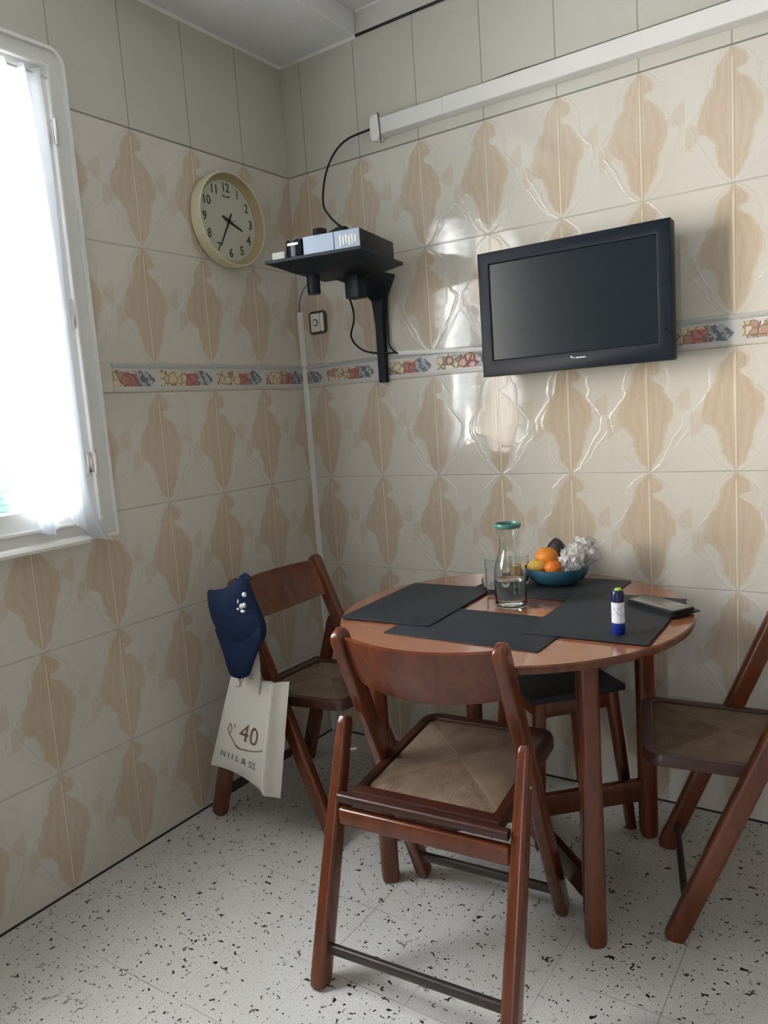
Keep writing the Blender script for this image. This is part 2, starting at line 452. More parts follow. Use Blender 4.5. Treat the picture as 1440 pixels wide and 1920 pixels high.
bm = NB(); box(bm, (.006,-1.022,1.60),(.016,-1.010,1.68),.002); wi('latch', bm, METAL, 40)

# curtain: sheer, gathered, hung on the sash
ys0, ys1 = -1.54, -1.055
def cur(s, t):           # s 0 (far left) .. 1 (right edge), t 0 bottom .. 1 top
    edge = ys1 + .012*math.sin(PI*t) 
    lft = ys0 + .33*(1-t)**.8
    y = lft + (edge-lft)*s
    amp = .010 + .007*math.sin(7*s+1)
    x = .032 + amp*math.sin(s*2*PI*9 + 1.6*math.sin(t*2.2+s*5)) + .003*math.sin(s*90+t*6)
    z = 1.055 + t*(2.272-1.055) - .02*(1-t)*math.sin(s*9)
    if t < .12 and s > .80:
        k = (1-t/.12)*(s-.80)/.20; y += .075*k*k; z -= .062*k; x += .008*k
    return V((x,y,z))
bm = NB(); ns, nt_ = 340, 70
G = [[bm.verts.new(cur(i/ns, j/nt_)) for j in range(nt_+1)] for i in range(ns+1)]
for i in range(ns):
    for j in range(nt_): bm.faces.new((G[i][j],G[i+1][j],G[i+1][j+1],G[i][j+1]))
cu = thing('curtain', 'white sheer gathered curtain hanging over the window sash', 'curtain', (.03,-1.7,1.05))
o = obj('curtain_cloth', bm, SHEER, cu, 180); o.location = (-.03,1.7,-1.05)
bm = NB(); tube(bm, [(0,-1.545,2.262),(0,-1.035,2.262)], .004, 10, False); bar(bm,(0,-1.035,2.262),(0,-1.024,2.262),.012,.012)
o = obj('curtain_rod', bm, METAL, cu, 40); o.location = (-.03+.032,1.7,-1.05)
bm = NB(); tube(bm, [(.006,-1.060,2.262),(.02,-1.060,2.262),(.026,-1.060,2.268)], .0025, 8)
o = obj('rod_bracket', bm, CABLE, cu, 40); o.location = (-.03,1.7,-1.05)

# what is outside: a pale house front with a green shutter
OUTW = paint('render_white', (.82,.82,.80), .8); GREEN = M('green_shutter', (.024,.046,.034), .8, spec=.1).m
hs = thing('neighbour_building', 'pale rendered house front seen through the window', 'building', (-4.2,1.2,-3))
def hb(n, bm, m, par=None): 
    o = obj(n, bm, m, par or hs); 
    if not par: o.location = (4.2,-1.2,3)
    return o
bm = NB(); box(bm, (-4.6,-3.5,-3), (-4.2,3.0,1.75)); hb('wall', bm, OUTW)
bm = NB(); box(bm, (-4.20,.70,.25), (-4.14,1.105,1.06)); 
for k in range(14): box(bm, (-4.143,.72,.262+k*.056), (-4.135,1.085,.312+k*.056))
hb('shutter', bm, GREEN)
bm = NB(); box(bm, (-4.5,-3.5,-3.2), (-.3,3,-3.0)); g_ = struct(obj('ground_outside', bm, OUTW))

# ---------------------------------------------------------------- folding chairs
RUSH = M('woven_rush', rough=.75, spec=.2); x, y, z = RUSH.co()
ax_, ay_ = x.abs(), (y-.085).abs()
side = (ax_*1.0).gt(ay_*.98)
s1 = (y*950.0).sin(); s2 = (x*950.0).sin()
st = side*s1 + (1.0-side)*s2
nz = RUSH.noise(RUSH.vec(x,y,z), 26, 4); nl = RUSH.noise(RUSH.vec(x,y,z), 6, 3); nf = RUSH.noise(RUSH.vec(x,y,z), 170, 2)
c = RUSH.mix((nz*1.5-.25).clamp(), (.105,.068,.045), (.235,.165,.112))
c = RUSH.mix(((st*.5+.5)*.04 + nf*.30).clamp(), c, (.07,.045,.026))
dg = (ax_-ay_*.98).abs().smooth(.006,.001)
c = RUSH.mix(dg*.22*ax_.gt(.01), c, (.33,.25,.17)); c = RUSH.mix((side*.34), c, (.25,.19,.13))  # left and right triangles lightened, seat shading painted into the colour
RUSH.color(c); RUSH.bump(st*.15 + nf*.5 + nl*2.0, .0015, .7); RUSH = RUSH.m

HW = .211
LF, LT = V((0,.233,0)), V((0,-.110,.812))
SF, ST = V((0,-.248,0)), V((0,-.062,.582))
def onl(a, b, z): f = (z-a.z)/(b.z-a.z); return a.lerp(b, f)
LT_TAP = ((0,.80),(.008,.95),(.03,1),(.5,1),(.9,.98),(.975,1.0),(.99,.86),(.997,.62),(1,.3))
ST_TAP = ((0,.9),(.008,1.0),(.04,1.05),(.35,1.02),(.7,.92),(.97,.80),(.988,.72),(1,.55))
def make_chair(label):
    t = thing('folding_chair', label, 'chair')
    for s in (-1, 1):
        bm = NB(); bar(bm, LF+V((s*(HW-.012),0,0)), LT+V((s*(HW-.012),0,0)), .034, .050, taper=LT_TAP, n=32, pw=4); obj('leg', bm, WOOD, t, 35)
    for s in (-1, 1):
        bm = NB(); bar(bm, SF+V((s*(HW+.020),0,0)), ST+V((s*(HW+.017),0,0)), .036, .050, taper=ST_TAP, n=32, pw=4)
        # groove down the outer face
        obj('leg', bm, WOOD, t, 35)
    # curved backrest board
    bm = NB(); n = 24; rings = []
    for i in range(n+1):
        f = -1+2*i/n; xx = f*(HW-.020); dep = -.050*(1-f*f)
        sag = .018*(1-f*f)
        zt, zb = .797-.004*(1-f*f), .678 - sag
        pt, pb = onl(LF,LT,zt), onl(LF,LT,zb)
        up = (pt-pb).normalized(); nn = V((0,up.z,-up.y))*.0075
        bx = V((xx,dep,0)); r = []
        for k in range(5): r.append(pb.lerp(pt, k/4)+bx+nn*(.6 if k in (0,4) else 1))
        for k in range(4,-1,-1): r.append(pb.lerp(pt, k/4)+bx-nn*(.6 if k in (0,4) else 1))
        rings.append(r)
    ring_loft(bm, rings); obj('backrest', bm, WOOD, t, 40)
    # low rungs between the two pairs of feet
    p = onl(SF,ST,.082); bm = NB(); bar(bm, p+V((-HW-.005,0,0)), p+V((HW+.005,0,0)), .024, .018, side=(0,0,1), taper=((0,1),(1,1)), n=16); obj('rung', bm, WOOD_BAR, t, 35)
    p = onl(LF,LT,.075); bm = NB(); bar(bm, p+V((-HW+.02,0,0)), p+V((HW-.02,0,0)), .024, .018, side=(0,0,1), taper=((0,1),(1,1)), n=16); obj('rung', bm, WOOD_BAR, t, 35)
    # bars below the rear of the seat
    bm = NB(); box(bm, (-HW-.002,-.152,.348), (HW+.002,-.128,.392), .008, 3); obj('apron', bm, WOOD, t, 35)
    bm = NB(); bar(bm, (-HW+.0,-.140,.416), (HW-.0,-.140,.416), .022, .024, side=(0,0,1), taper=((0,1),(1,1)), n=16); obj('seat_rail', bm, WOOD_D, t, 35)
    # pins
    for s in (-1,1):
        bm = NB(); p = onl(SF,ST,.50); tube(bm, [p+V((s*(HW-.005),.03,0)), p+V((s*(HW+.032),.0,0))], .004, 10, False); obj('pivot_bolt', bm, METAL, t, 35)
    # seat: frame with rounded front corners and rush panel
    sz = lambda yy: .414 + (yy+.12)*(.032/.41)
    def outl(x0,y0,x1,y1,rf,rb):
        P = []
        for cx,cy,a0,r in ((x1-rf,y1-rf,0,rf),(x0+rf,y1-rf,90,rf),(x0+rb,y0+rb,180,rb),(x1-rb,y0+rb,270,rb)):
            for k in range(8):
                a = math.radians(a0+90*k/7); P.append((cx+r*math.cos(a), cy+r*math.sin(a)))
        return P
    oo = outl(-.186,-.126,.186,.292,.045,.006); ii = outl(-.160,-.095,.160,.262,.018,.004)
    bm = NB()
    prof = [(oo,1,-.012),(oo,1,.010),(oo,.985,.016),(ii,1.02,.016),(ii,1,.012),(ii,1,-.012)]
    cxy = V((0,.083)); R = []
    for P, k, dz in prof:
        R.append([bm.verts.new((a*k, .083+(b-.083)*k, sz(b)+dz)) for a,b in P])
    m_ = len(oo)
    for a in range(len(R)):
        b = (a+1)%len(R)
        for k in range(m_): bm.faces.new((R[a][k],R[a][(k+1)%m_],R[b][(k+1)%m_],R[b][k]))
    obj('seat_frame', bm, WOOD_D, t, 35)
    bm = NB(); N = 40; g = {}
    for side_ in (1,-1):
        for i in range(N+1):
            for j in range(N+1):
                xx = -.164+.328*i/N; yy = -.099+.365*j/N
                ex, ey = abs(xx)/.164, abs(yy-.0835)/.1825
                e = max(ex,ey); crease = math.exp(-((ex-ey)/.035)**2)*min(1,e*2)
                h = .013 + .006*(1-e**3) - .005*crease*(.3+e) - .005*e**8
                g[side_,i,j] = bm.verts.new((xx,yy,sz(yy)+(h if side_>0 else -.006)))
        for i in range(N):
            for j in range(N): bm.faces.new((g[side_,i,j],g[side_,i+1,j],g[side_,i+1,j+1],g[side_,i,j+1]))
    for i in range(N):
        for a,b,c_,d in (((i,0),(i+1,0)),((i,N),(i+1,N)),((0,i),(0,i+1)),((N,i),(N,i+1))) and [((i,0),(i+1,0),0,0),((i,N),(i+1,N),0,0),((0,i),(0,i+1),0,0),((N,i),(N,i+1),0,0)]:
            bm.faces.new((g[1,a[0],a[1]],g[1,b[0],b[1]],g[-1,b[0],b[1]],g[-1,a[0],a[1]]))
    obj('seat', bm, RUSH, t, 60)
    return t
def dup(root, loc, rotz, label):
    r = root.copy(); C.objects.link(r); r.location = loc; r.rotation_euler = (0,0,rotz); r['label'] = label
    for ch in list(root.children):
        c = ch.copy(); C.objects.link(c); c.parent = r
    return r
ch = make_chair('reddish folding chair nearest the viewer, back to us, rush seat fully in view')
ch.location = (1.075,-.908,0); ch.rotation_euler = (0,0,.074); ch['group'] = 'folding chairs round the table'
dup(ch, (.318,-.494,0), -1.585, 'reddish folding chair in the wall corner with the cap and tote bag on its back')
dup(ch, (1.691,-.381,0), 1.854, 'reddish folding chair at the right edge, rush seat facing the table')

# ---------------------------------------------------------------- round table
TX, TY, TZ, TR = 1.071, -.491, .740, .476
tb = thing('round_table', 'round dining table with glossy reddish brown top on four legs', 'table', (TX,TY,0))
bm = NB(); lathe(bm, [(0,TZ-.023),(TR-.013,TZ-.023),(TR-.013,TZ-.002),(TR-.004,TZ),(0,TZ)], 128); obj('tabletop', bm, TOP, tb, 35)
bm = NB(); lathe(bm, [(TR-.016,TZ-.024),(TR-.003,TZ-.019),(TR,TZ-.011),(TR-.001,TZ-.003),(TR-.0045,TZ-.0003),(TR-.016,TZ-.004)], 128, close=True); obj('edge_band', bm, WOOD, tb, 35)
LEGS = [(.787,-.758),(1.368,-.738),(1.354,-.216),(.80,-.236)]
for (x,y) in LEGS:
    bm = NB(); bar(bm, (x-TX,y-TY,0), (x-TX,y-TY,TZ-.02), .052, .052, taper=((0,.82),(.01,.93),(.03,.97),(.3,1),(.8,.98),(1,.96)), pw=3, n=28, side=(.8,.6,0)); obj('leg', bm, WOOD, tb, 35)
def beam(a, b, z0, z1, th, nm, m):
    a, b = V((a[0]-TX,a[1]-TY,0)), V((b[0]-TX,b[1]-TY,0)); d = (b-a).normalized(); s = V((-d.y,d.x,0))*th/2
    bm = NB(); poly = [a+s,b+s,b-s,a-s]; prism(bm, [(p.x,p.y) for p in poly], z0, z1, 'z', .003); obj(nm, bm, m, tb, 35)
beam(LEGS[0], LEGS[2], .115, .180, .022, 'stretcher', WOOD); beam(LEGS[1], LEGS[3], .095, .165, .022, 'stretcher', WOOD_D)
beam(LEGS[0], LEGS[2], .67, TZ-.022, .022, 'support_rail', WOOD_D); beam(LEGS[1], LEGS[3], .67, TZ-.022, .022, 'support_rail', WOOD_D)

# ---------------------------------------------------------------- stool below the table
sa = math.atan2(-.222,-.197); 
stl = thing('stool', 'wooden stool with a dark square seat pushed under the table', 'stool', (1.083,-.213,0), math.radians(48.4))
bm = NB(); box(bm, (-.15,-.15,.435), (.15,.15,.457), .006, 3); obj('seat', bm, black('dark_seat_pad', (.020,.021,.024), .5), stl, 35)
bm = NB()
for s in (-1,1):
    box(bm, (-.125,s*.122-.01,.385), (.125,s*.122+.01,.4345), .002); box(bm, (s*.122-.01,-.125,.385), (s*.122+.01,.125,.4345), .002)
obj('apron', bm, WOOD, stl, 35)
for sx in (-1,1):
    for sy in (-1,1):
        bm = NB(); bar(bm, (sx*.152,sy*.152,0), (sx*.118,sy*.118,.434), .036, .036, taper=((0,.75),(.5,.9),(1,1)), n=20, pw=4); obj('leg', bm, WOOD, stl, 35)

# ---------------------------------------------------------------- placemats and table things
MAT = M('charcoal_felt', (.022,.026,.032), .62, spec=.3); x,y,z = MAT.co(); nn_ = MAT.noise(MAT.vec(x,y,z), 240, 2)
MAT.color(MAT.mix(nn_, (.017,.021,.027), (.030,.035,.042))); MAT.bump(nn_, .0006, .6); MAT = MAT.m
def mat_(cx, cy, a, b, rot, z, label):
    bm = NB(); prism(bm, rrect(-a/2,-b/2,a/2,b/2,.006,3), 0, .003, 'z', .0008)
    o = obj('placemat', bm, MAT, None, 35, (cx,cy,z)); o.rotation_euler = (0,0,rot)
    tag(o, label, 'placemat', 'charcoal placemats on the table')
mat_(1.075,-.230,.420,.285,-.02, TZ+.0002, 'charcoal placemat at the wall side, under the fruit bowl')
mat_(1.074,-.682,.425,.270,-.01, TZ+.0002, 'charcoal placemat at the front, nearest the chair back')
mat_(.802,-.528,.280,.425,.04, TZ+.0036, 'charcoal placemat on the left side of the table')
mat_(1.342,-.484,.300,.425,.02, TZ+.0036, 'charcoal placemat on the right, below the glue stick')
Z1, Z2 = TZ+.0033, TZ+.0067
# glue stick
gs = thing('glue_stick', 'upright blue and white glue stick on the right placemat', 'glue stick', (1.413,-.634,Z2))
BLUE = M('blue_plastic', (.006,.022,.20), .3).m; NAVYP = M('navy_plastic', (.005,.010,.055), .3).m
bm = NB(); lathe(bm, [(0,0),(.0148,0),(.0158,.002),(.0158,.027),(.0145,.0285),(0,.0285)], 32); obj('base', bm, BLUE, gs, 35)
LBL = M('glue_label', (.70,.72,.78), .4); x,y,z = LBL.co()
LBL.color(LBL.mix(((z-.055).abs().lt(.013)*LBL.noise(LBL.vec(x*3.0,y*3.0,z*3.0), 60, 2).gt(.56)*.5), (.70,.72,.78), (.25,.30,.45))); LBL = LBL.m
bm = NB(); lathe(bm, [(0,.0285),(.0150,.0285),(.0150,.078),(0,.078)], 32); obj('label_band', bm, LBL, gs, 35)
bm = NB(); lathe(bm, [(0,.078),(.0155,.078),(.0155,.098),(.0140,.103),(.012,.106),(0,.106)], 32); obj('cap', bm, NAVYP, gs, 35)
bm = NB(); lathe(bm, [(0,.106),(.008,.106),(.007,.110),(0,.110)], 24, (.002,0,0)); obj('tip', bm, M('lime_plastic', (.35,.5,.05), .4).m, gs, 35)
# tablet
tl_ = thing('mobile_phone', 'large grey screened phone in a black flip case near the right table edge', 'phone', (1.444,-.379,Z2), math.radians(-32))
bm = NB(); prism(bm, rrect(-.084,-.038,.084,.038,.010), .0032, .0135, 'z', .002); obj('body', bm, BLK, tl_, 35)
bm = NB(); prism(bm, rrect(-.079,-.034,.079,.034,.006), .0133, .0140, 'z', .0003); obj('screen', bm, M('grey_glass', (.15,.16,.155), .12).m, tl_, 35)
bm = NB(); prism(bm, rrect(-.086,-.040,.088,.052,.008), 0, .0032, 'z', .001); obj('flip_case', bm, BLK, tl_, 35)
# glassware
def glass_mat(name, col=(1,1,1), ior=1.45):
    m = M(name, col, .0); m.b.inputs['Transmission Weight'].default_value = 1; m.b.inputs['IOR'].default_value = ior; return m.m
GL = glass_mat('clear_glass', (.93,.97,.97)); WATER = glass_mat('water', (.93,.96,.97), 1.33)
JUICE = M('orange_juice', (.70,.36,.03), .2); JUICE.b.inputs['Transmission Weight'].default_value = .3; JUICE = JUICE.m
ca = thing('carafe', 'clear glass carafe with teal rim lid, a little water in the bottom', 'carafe', (1.066,-.476,TZ+.001))
o_pr = [(.034,0),(.0425,.003),(.044,.010),(.0440,.085),(.043,.105),(.038,.128),(.029,.150),(.0245,.170),(.0245,.190),(.029,.212),(.034,.228)]
i_pr = [(.0325,.2285),(.0275,.212),(.0228,.190),(.0228,.170),(.0272,.150),(.0362,.128),(.0413,.105),(.0422,.085),(.0422,.014),(.039,.0085),(0,.008)]
bm = NB(); lathe(bm, [(0,0)]+o_pr+i_pr, 48); obj('body', bm, GL, ca, 60)
bm = NB(); lathe(bm, [(0,.0084),(.038,.0088),(.0418,.0145),(.0419,.080),(.0405,.0794),(0,.079)], 48); obj('water', bm, WATER, ca, 60)
TEAL = M('teal_plastic', (.06,.19,.175), .3).m
bm = NB(); lathe(bm, [(.034,.224),(.0362,.226),(.0375,.232),(.0362,.2365),(.033,.237),(.0318,.233),(.0318,.2285)], 40, close=True); obj('lid', bm, TEAL, ca, 60)
def tumbler(loc, h, r, label, fill, fm, scale=1):
    t = thing('drinking_glass', label, 'glass', loc)
    bm = NB(); lathe(bm, [(0,0),(r*.86,0),(r*.9,.003),(r,h),(r-.0018,h+.0005),(r*.9-.002,.009),(0,.008)], 40); obj('body', bm, GL, t, 60)
    if fm: 
        bm = NB(); r1 = r*.9-.0023; r2 = r1+(r*.1)*fill/h; lathe(bm, [(0,.0083),(r1,.0093),(r2,fill),(0,fill)], 40); obj('drink', bm, fm, t, 60)
    return t
tumbler((.952,-.345,Z2), .098, .026, 'empty bluish drinking glass left of the carafe', 0, None)
tumbler((.955+.022,-.215,Z1), .088, .031, 'glass of orange juice between carafe and bowl', .060, JUICE)
ph = thing('mobile_phone', 'small black phone lying on the table behind the left glass', 'phone', (.905,-.26,Z1), .5)
bm = NB(); prism(bm, rrect(-.033,-.065,.033,.065,.008), 0, .008, 'z', .002); obj('body', bm, BLK, ph, 35)
bm = NB(); prism(bm, rrect(-.030,-.061,.030,.061,.006), .0079, .0084, 'z'); obj('screen', bm, BLKG, ph, 35)
# bowl
bw = V((1.085,-.180,Z1))
BOWL = M('blue_bowl', (.030,.105,.165), .3).m
bm = NB()
lathe(bm, [(0,0),(.050,0),(.058,.003),(.080,.016),(.094,.034),(.099,.052),(.0985,.056),(.096,.0555),(.091,.036),(.077,.020),(.056,.008),(0,.0065)], 56)
o = obj('fruit_bowl', bm, BOWL, None, 60, tuple(bw)); tag(o, 'round blue bowl holding fruit, by the wall', 'bowl')
def fruit(name, loc, r, col, label, cat, squash=.93, group=None, dim=True, elong=1, rot=0, hide_stem=False):
    t = thing(name, label, cat, tuple(loc), rot, group)
    bm = NB(); bmesh.ops.create_icosphere(bm, subdivisions=4, radius=r)
    for v in bm.verts:
        d = v.co.normalized(); v.co.z *= squash; v.co.x *= elong
        v.co *= 1 + .012*noise.noise(d*2.2+V(loc)*9)
        if d.z > .93 and dim: v.co.z -= r*.12*(d.z-.93)/.07
    m = M(name+'_skin', col, .45); x,y,z = m.co(); n = m.noise(m.vec(x,y,z), 260, 2); n2 = m.noise(m.vec(x,y,z), 22, 2)
    m.color(m.mix((n2*.7).clamp(), col, tuple(c*.72 for c in col))); m.bump(n, .0008, .6)
    obj('skin', bm, m.m, t, 180)
    bm = NB(); lathe(bm, [(0,r*squash*.86),(.003,r*squash*.87),(.0025,r*squash*.95),(0,r*squash*.96)], 10); obj('stem', bm, M(name+'_stem', (.12,.13,.04), .7).m, t, 40)
    return t
fruit('orange', bw+V((-.030,-.002,.078)), .036, (.80,.26,.015), 'large orange topmost in the blue bowl', 'orange', group='oranges in the bowl')
fruit('orange', bw+V((.008,-.050,.058)), .025, (.80,.20,.015), 'small darker orange at the front of the blue bowl', 'orange', group='oranges in the bowl')
fruit('lemon', bw+V((-.046,-.040,.056)), .025, (.80,.50,.08), 'pale yellow lemon at the left front of the blue bowl', 'lemon', elong=1.25, rot=.4)
fruit('orange', bw+V((-.010,.015,.034)), .027, (.75,.26,.02), 'orange mostly hidden below the others in the bowl', 'orange', group='oranges in the bowl')
AV = thing('avocado', 'dark avocado standing behind the oranges in the bowl', 'avocado', tuple(bw+V((-.022,.060,.080))), .3)
bm = NB(); bmesh.ops.create_icosphere(bm, subdivisions=4, radius=.036)
for v in bm.verts:
    f = (v.co.z/.036+1)/2; v.co.z *= 1.35; v.co.x *= 1.05-.30*f*f; v.co.y *= 1.0-.3*f*f
m = M('avocado_skin', (.028,.020,.022), .4); x,y,z = m.co(); n = m.noise(m.vec(x,y,z), 120, 3); m.bump(n,.001,.7); obj('skin', bm, m.m, AV, 180)
bm = NB(); lathe(bm, [(0,.045),(.004,.046),(.003,.050),(0,.051)], 10); obj('stem', bm, WOOD_D, AV, 40)
# bread roll showing through the bag, and the crumpled plastic bag round it
br = thing('bread_roll', 'grey brown round roll wrapped in the plastic bag', 'bread', tuple(bw+V((.092,.016,.100))))
bm = NB(); bmesh.ops.create_icosphere(bm, subdivisions=4, radius=.038)
for v in bm.verts: v.co.x *= .8; v.co *= 1+.05*noise.noise(v.co*30)
m = M('crust', (.16,.13,.10), .7); x,y,z = m.co(); n = m.noise(m.vec(x,y,z), 40, 3); m.color(m.mix(n,(.13,.105,.085),(.24,.20,.165))); obj('crust', bm, m.m, br, 180)
PB = M('clear_crumpled_film', (.80,.79,.77), .18); PB.b.inputs['Transmission Weight'].default_value = .0; PB.b.inputs['Alpha'].default_value = .52
x,y,z = PB.co(); n = PB.noise(PB.vec(x,y,z), 24, 3, .5, 1.0); PB.bump(n,.006,.8)
PB.nt.links.new((n.smooth(.38,.62)*.50+.20).v, PB.b.inputs['Alpha']); PB = PB.m
pb = thing('plastic_bag', 'crumpled clear plastic bag standing up in the blue bowl', 'plastic bag', tuple(bw+V((.058,.0,.082))))
def blob(c, r, sx, sy, sz, f, seed, amp):
    bm = NB(); bmesh.ops.create_icosphere(bm, subdivisions=5, radius=r)
    for v in bm.verts:
        d = v.co.normalized()
        q = noise.noise(d*f+V((seed,0,0))); q2 = noise.noise(d*f*2.3+V((0,seed,0)))
        v.co = d*r*(1+amp*(abs(q)*2-.5)+amp*.5*(abs(q2)*2-.5))
        v.co.x *= sx; v.co.y *= sy; v.co.z *= sz; v.co += V(c)
    return bm
bm = blob((-.006,-.020,-.004), .036, .85, .8, 1.25, 3.2, 3, .30); obj('film', bm, PB, pb, 180)
bm = blob((.028,.010,.020), .045, 1.0, .95, 1.0, 2.6, 8, .18); obj('film', bm, PB, pb, 180)
bm = NB(); P = []
for i in range(60):
    a = i/59*4.4*PI; r = .003+.0105*i/59; P.append((.016+r*math.cos(a), -.052, .034+r*1.1*math.sin(a)))
tube(bm, P, .0016, 6, False); obj('twist', bm, PVC, pb, 180)

# ---------------------------------------------------------------- television
tv = thing('television', 'black flat television hanging on the tiled wall', 'television', (1.142,-.132,1.581))
tw, th_ = .582, .380
bm = NB(); box(bm, (-tw/2,0,-th_/2), (tw/2,.042,th_/2), .004, 3)
bm2 = bm; box(bm, (-tw/2+.05,.040,-th_/2+.04), (tw/2-.05,.075,th_/2-.06), .01, 3); obj('housing', bm, BLK, tv, 35)
def ringXZ(x0,x1,z0,z1,w,wb,ya,yb,yc):
    bm = NB()
    L = [[(x0,z0),(x1,z0),(x1,z1),(x0,z1)], [(x0+w,z0+wb),(x1-w,z0+wb),(x1-w,z1-w),(x0+w,z1-w)]]
    a = [bm.verts.new((x,ya,z)) for x,z in L[0]]; b = [bm.verts.new((x,yb,z)) for x,z in L[0]]
    c = [bm.verts.new((x,yb,z)) for x,z in L[1]]; d = [bm.verts.new((x+s*.003,yc,z+t*.003)) for (x,z),(s,t) in zip(L[1],((1,1),(-1,1),(-1,-1),(1,-1)))]
    for r1, r2 in ((a,b),(b,c),(c,d)):
        for k in range(4): bm.faces.new((r1[k],r1[(k+1)%4],r2[(k+1)%4],r2[k]))
    es = [e for e in bm.edges if e.verts[0] in b and e.verts[1] in b or (e.verts[0] in c and e.verts[1] in c)]
    bmesh.ops.bevel(bm, geom=es, offset=.0025, segments=2, profile=.5, affect='EDGES')
    return bm
obj('bezel', ringXZ(-tw/2,tw/2,-th_/2,th_/2,.036,.048,.004,-.010,-.004), M('bezel_black', (.005,.009,.018), .42, spec=.2).m, tv, 35)
bm = NB(); box(bm, (-tw/2+.036,-.0048,-th_/2+.047), (tw/2-.036,.002,th_/2-.036)); obj('screen', bm, M('lcd_panel', (.009,.015,.021), .24, spec=.28).m, tv)
bm = NB(); tube(bm, [(.000,-.0108,-.153),(.006,-.0108,-.157),(.012,-.0108,-.158)], lambda f: .0022*(1-f)+.0006, 6)
for k in range(7): box(bm, (.015+k*.0045,-.0112,-.1595), (.0185+k*.0045,-.0104,-.157+.0008*(k%2)))
obj('logo', bm, WHITE, tv)
bm = NB(); lathe(bm, [(0,0),(.004,0),(.004,.0008),(0,.001)], 16); bmesh.ops.rotate(bm, cent=(0,0,0), matrix=Matrix.Rotation(PI/2,3,'X'), verts=bm.verts)
bmesh.ops.translate(bm, vec=(tw/2-.016,-.0103,-.105), verts=bm.verts); obj('sensor', bm, BLKG, tv, 35)
bm = NB(); box(bm, (-.09,.122,-.09), (.09,.1322,.09), .002); box(bm, (-.025,.07,-.03), (.025,.124,.03), .003); obj('wall_bracket', bm, BLK, tv, 35)

# ---------------------------------------------------------------- clock
ck = thing('wall_clock', 'round cream wall clock with black numerals beside the window', 'clock', (0,-.372,1.994))
CR = M('cream_plastic', (.70,.65,.46), .3).m; CF = M('clock_paper', (.50,.51,.42), .5).m; INK = M('black_ink', (.012,.014,.012), .5).m
rotX = Matrix.Rotation(PI/2, 3, 'Y')     # lathe z axis -> +x
def face_up(bm): bmesh.ops.rotate(bm, cent=(0,0,0), matrix=rotX, verts=bm.verts)
bm = NB(); lathe(bm, [(.0,.001),(.150,.001),(.1555,.006),(.1565,.014),(.1565,.048),(.1555,.051),(.1530,.052),(.1505,.0505),(.150,.022),(0,.022)], 80); face_up(bm); obj('rim', bm, CR, ck, 50)
bm = NB(); lathe(bm, [(.1335,.0222),(.1500,.0222),(.1503,.0500),(.1485,.047),(.1420,.032),(.1335,.0262)], 80, close=True); face_up(bm); obj('bezel', bm, M('tan_plastic', (.40,.32,.17), .4).m, ck, 50)
bm = NB(); lathe(bm, [(0,.0225),(.1335,.0225),(.1335,.0235),(0,.0235)], 80); face_up(bm); obj('dial', bm, CF, ck, 35)
def ckp(a, b, d=.0242): return V((d, a, b))      # a: to the viewer's right on the left wall is +y
for k in range(1, 13):
    an = 2*PI*k/12; vs, fs = text_pts(str(k), .042, .0005)
    cx_, cz_ = .109*math.sin(an), .109*math.cos(an)
    bm = NB(); add_vf(bm, vs, fs, lambda v: V((.0242+v.z, cx_+v.x*.92, cz_+v.y*1.02))); obj('numeral', bm, INK, ck)
def hand(nm, deg, l, tail, w, d):
    a = math.radians(deg); dr = V((0,math.sin(a),math.cos(a))); sd = V((0,dr.z,-dr.y)); bm = NB()
    P = [(-tail,w*.8),(-tail*.3,w*1.1),(0,w),(l*.95,w*.55),(l,w*.2)]
    for x_ in (d,d+.001): pass
    A = [dr*t+sd*ww*.5+V((d,0,0)) for t,ww in P]+[dr*t-sd*ww*.5+V((d,0,0)) for t,ww in P[::-1]]
    va = [bm.verts.new(p) for p in A]; vb = [bm.verts.new(p+V((.001,0,0))) for p in A]; n = len(A)
    bm.faces.new(va[::-1]); bm.faces.new(vb)
    for i in range(n): bm.faces.new((va[i],va[(i+1)%n],vb[(i+1)%n],vb[i]))
    obj(nm, bm, INK, ck)
hand('hour_hand', 108+4, .070, .030, .009, .026); hand('minute_hand', 209, .104, .028, .0065, .0285)
hand('second_hand', 88, .034, .0, .0016, .031)
bm = NB(); lathe(bm, [(0,.0235),(.006,.0235),(.006,.031),(0,.032)], 20); face_up(bm); obj('hub', bm, INK, ck, 35)
bm = NB()
for i in range(9):
    a = (i-4)*.0042; box(bm, (.0242,a-.0015,.078+.18*a*a*60-.001), (.0247,a+.0015,.0815+.18*a*a*60))
obj('logo', bm, INK, ck)

# ---------------------------------------------------------------- shelf with the boxes
SH = thing('wall_shelf', 'black wall bracket shelf carrying the set-top box in the corner', 'shelf', (.388,0,1.41))
def sh(nm, bm, m, s=35): o = obj(nm, bm, m, SH, s); o.location = (-.388,0,-1.41); return o
c1, c2, c3, c0 = V((.278,-.487)), V((.606,-.426)), V((.545,-.090)), V((.217,-.150))
cc = (c1+c2+c3+c0)/4; ex = (c2-c1).normalized(); ey = V((-ex.y,ex.x)); hx, hy = .168, .170; SZ = 1.800
def sp(a, b, z): q = cc+ex*a+ey*b; return V((q.x,q.y,z))
bm = NB()
rings = []
for k, z_ in ((.62,SZ-.034),(.94,SZ-.010),(1.0,SZ-.006),(1.0,SZ+.003),(.985,SZ+.004),(.97,SZ-.001),(.0001,SZ-.001)):
    rings.append([sp(a*hx*k, b*hy*k+(.02*(1-k) if k<.7 else 0), z_) for a,b in ((-1,-1),(1,-1),(1,1),(-1,1))])
ring_loft(bm, rings); sh('tray', bm, black('shelf_black', (.004,.007,.015), .45))
SBK = bpy.data.materials['shelf_black']
bm = NB()     # tapering arm down into the pole
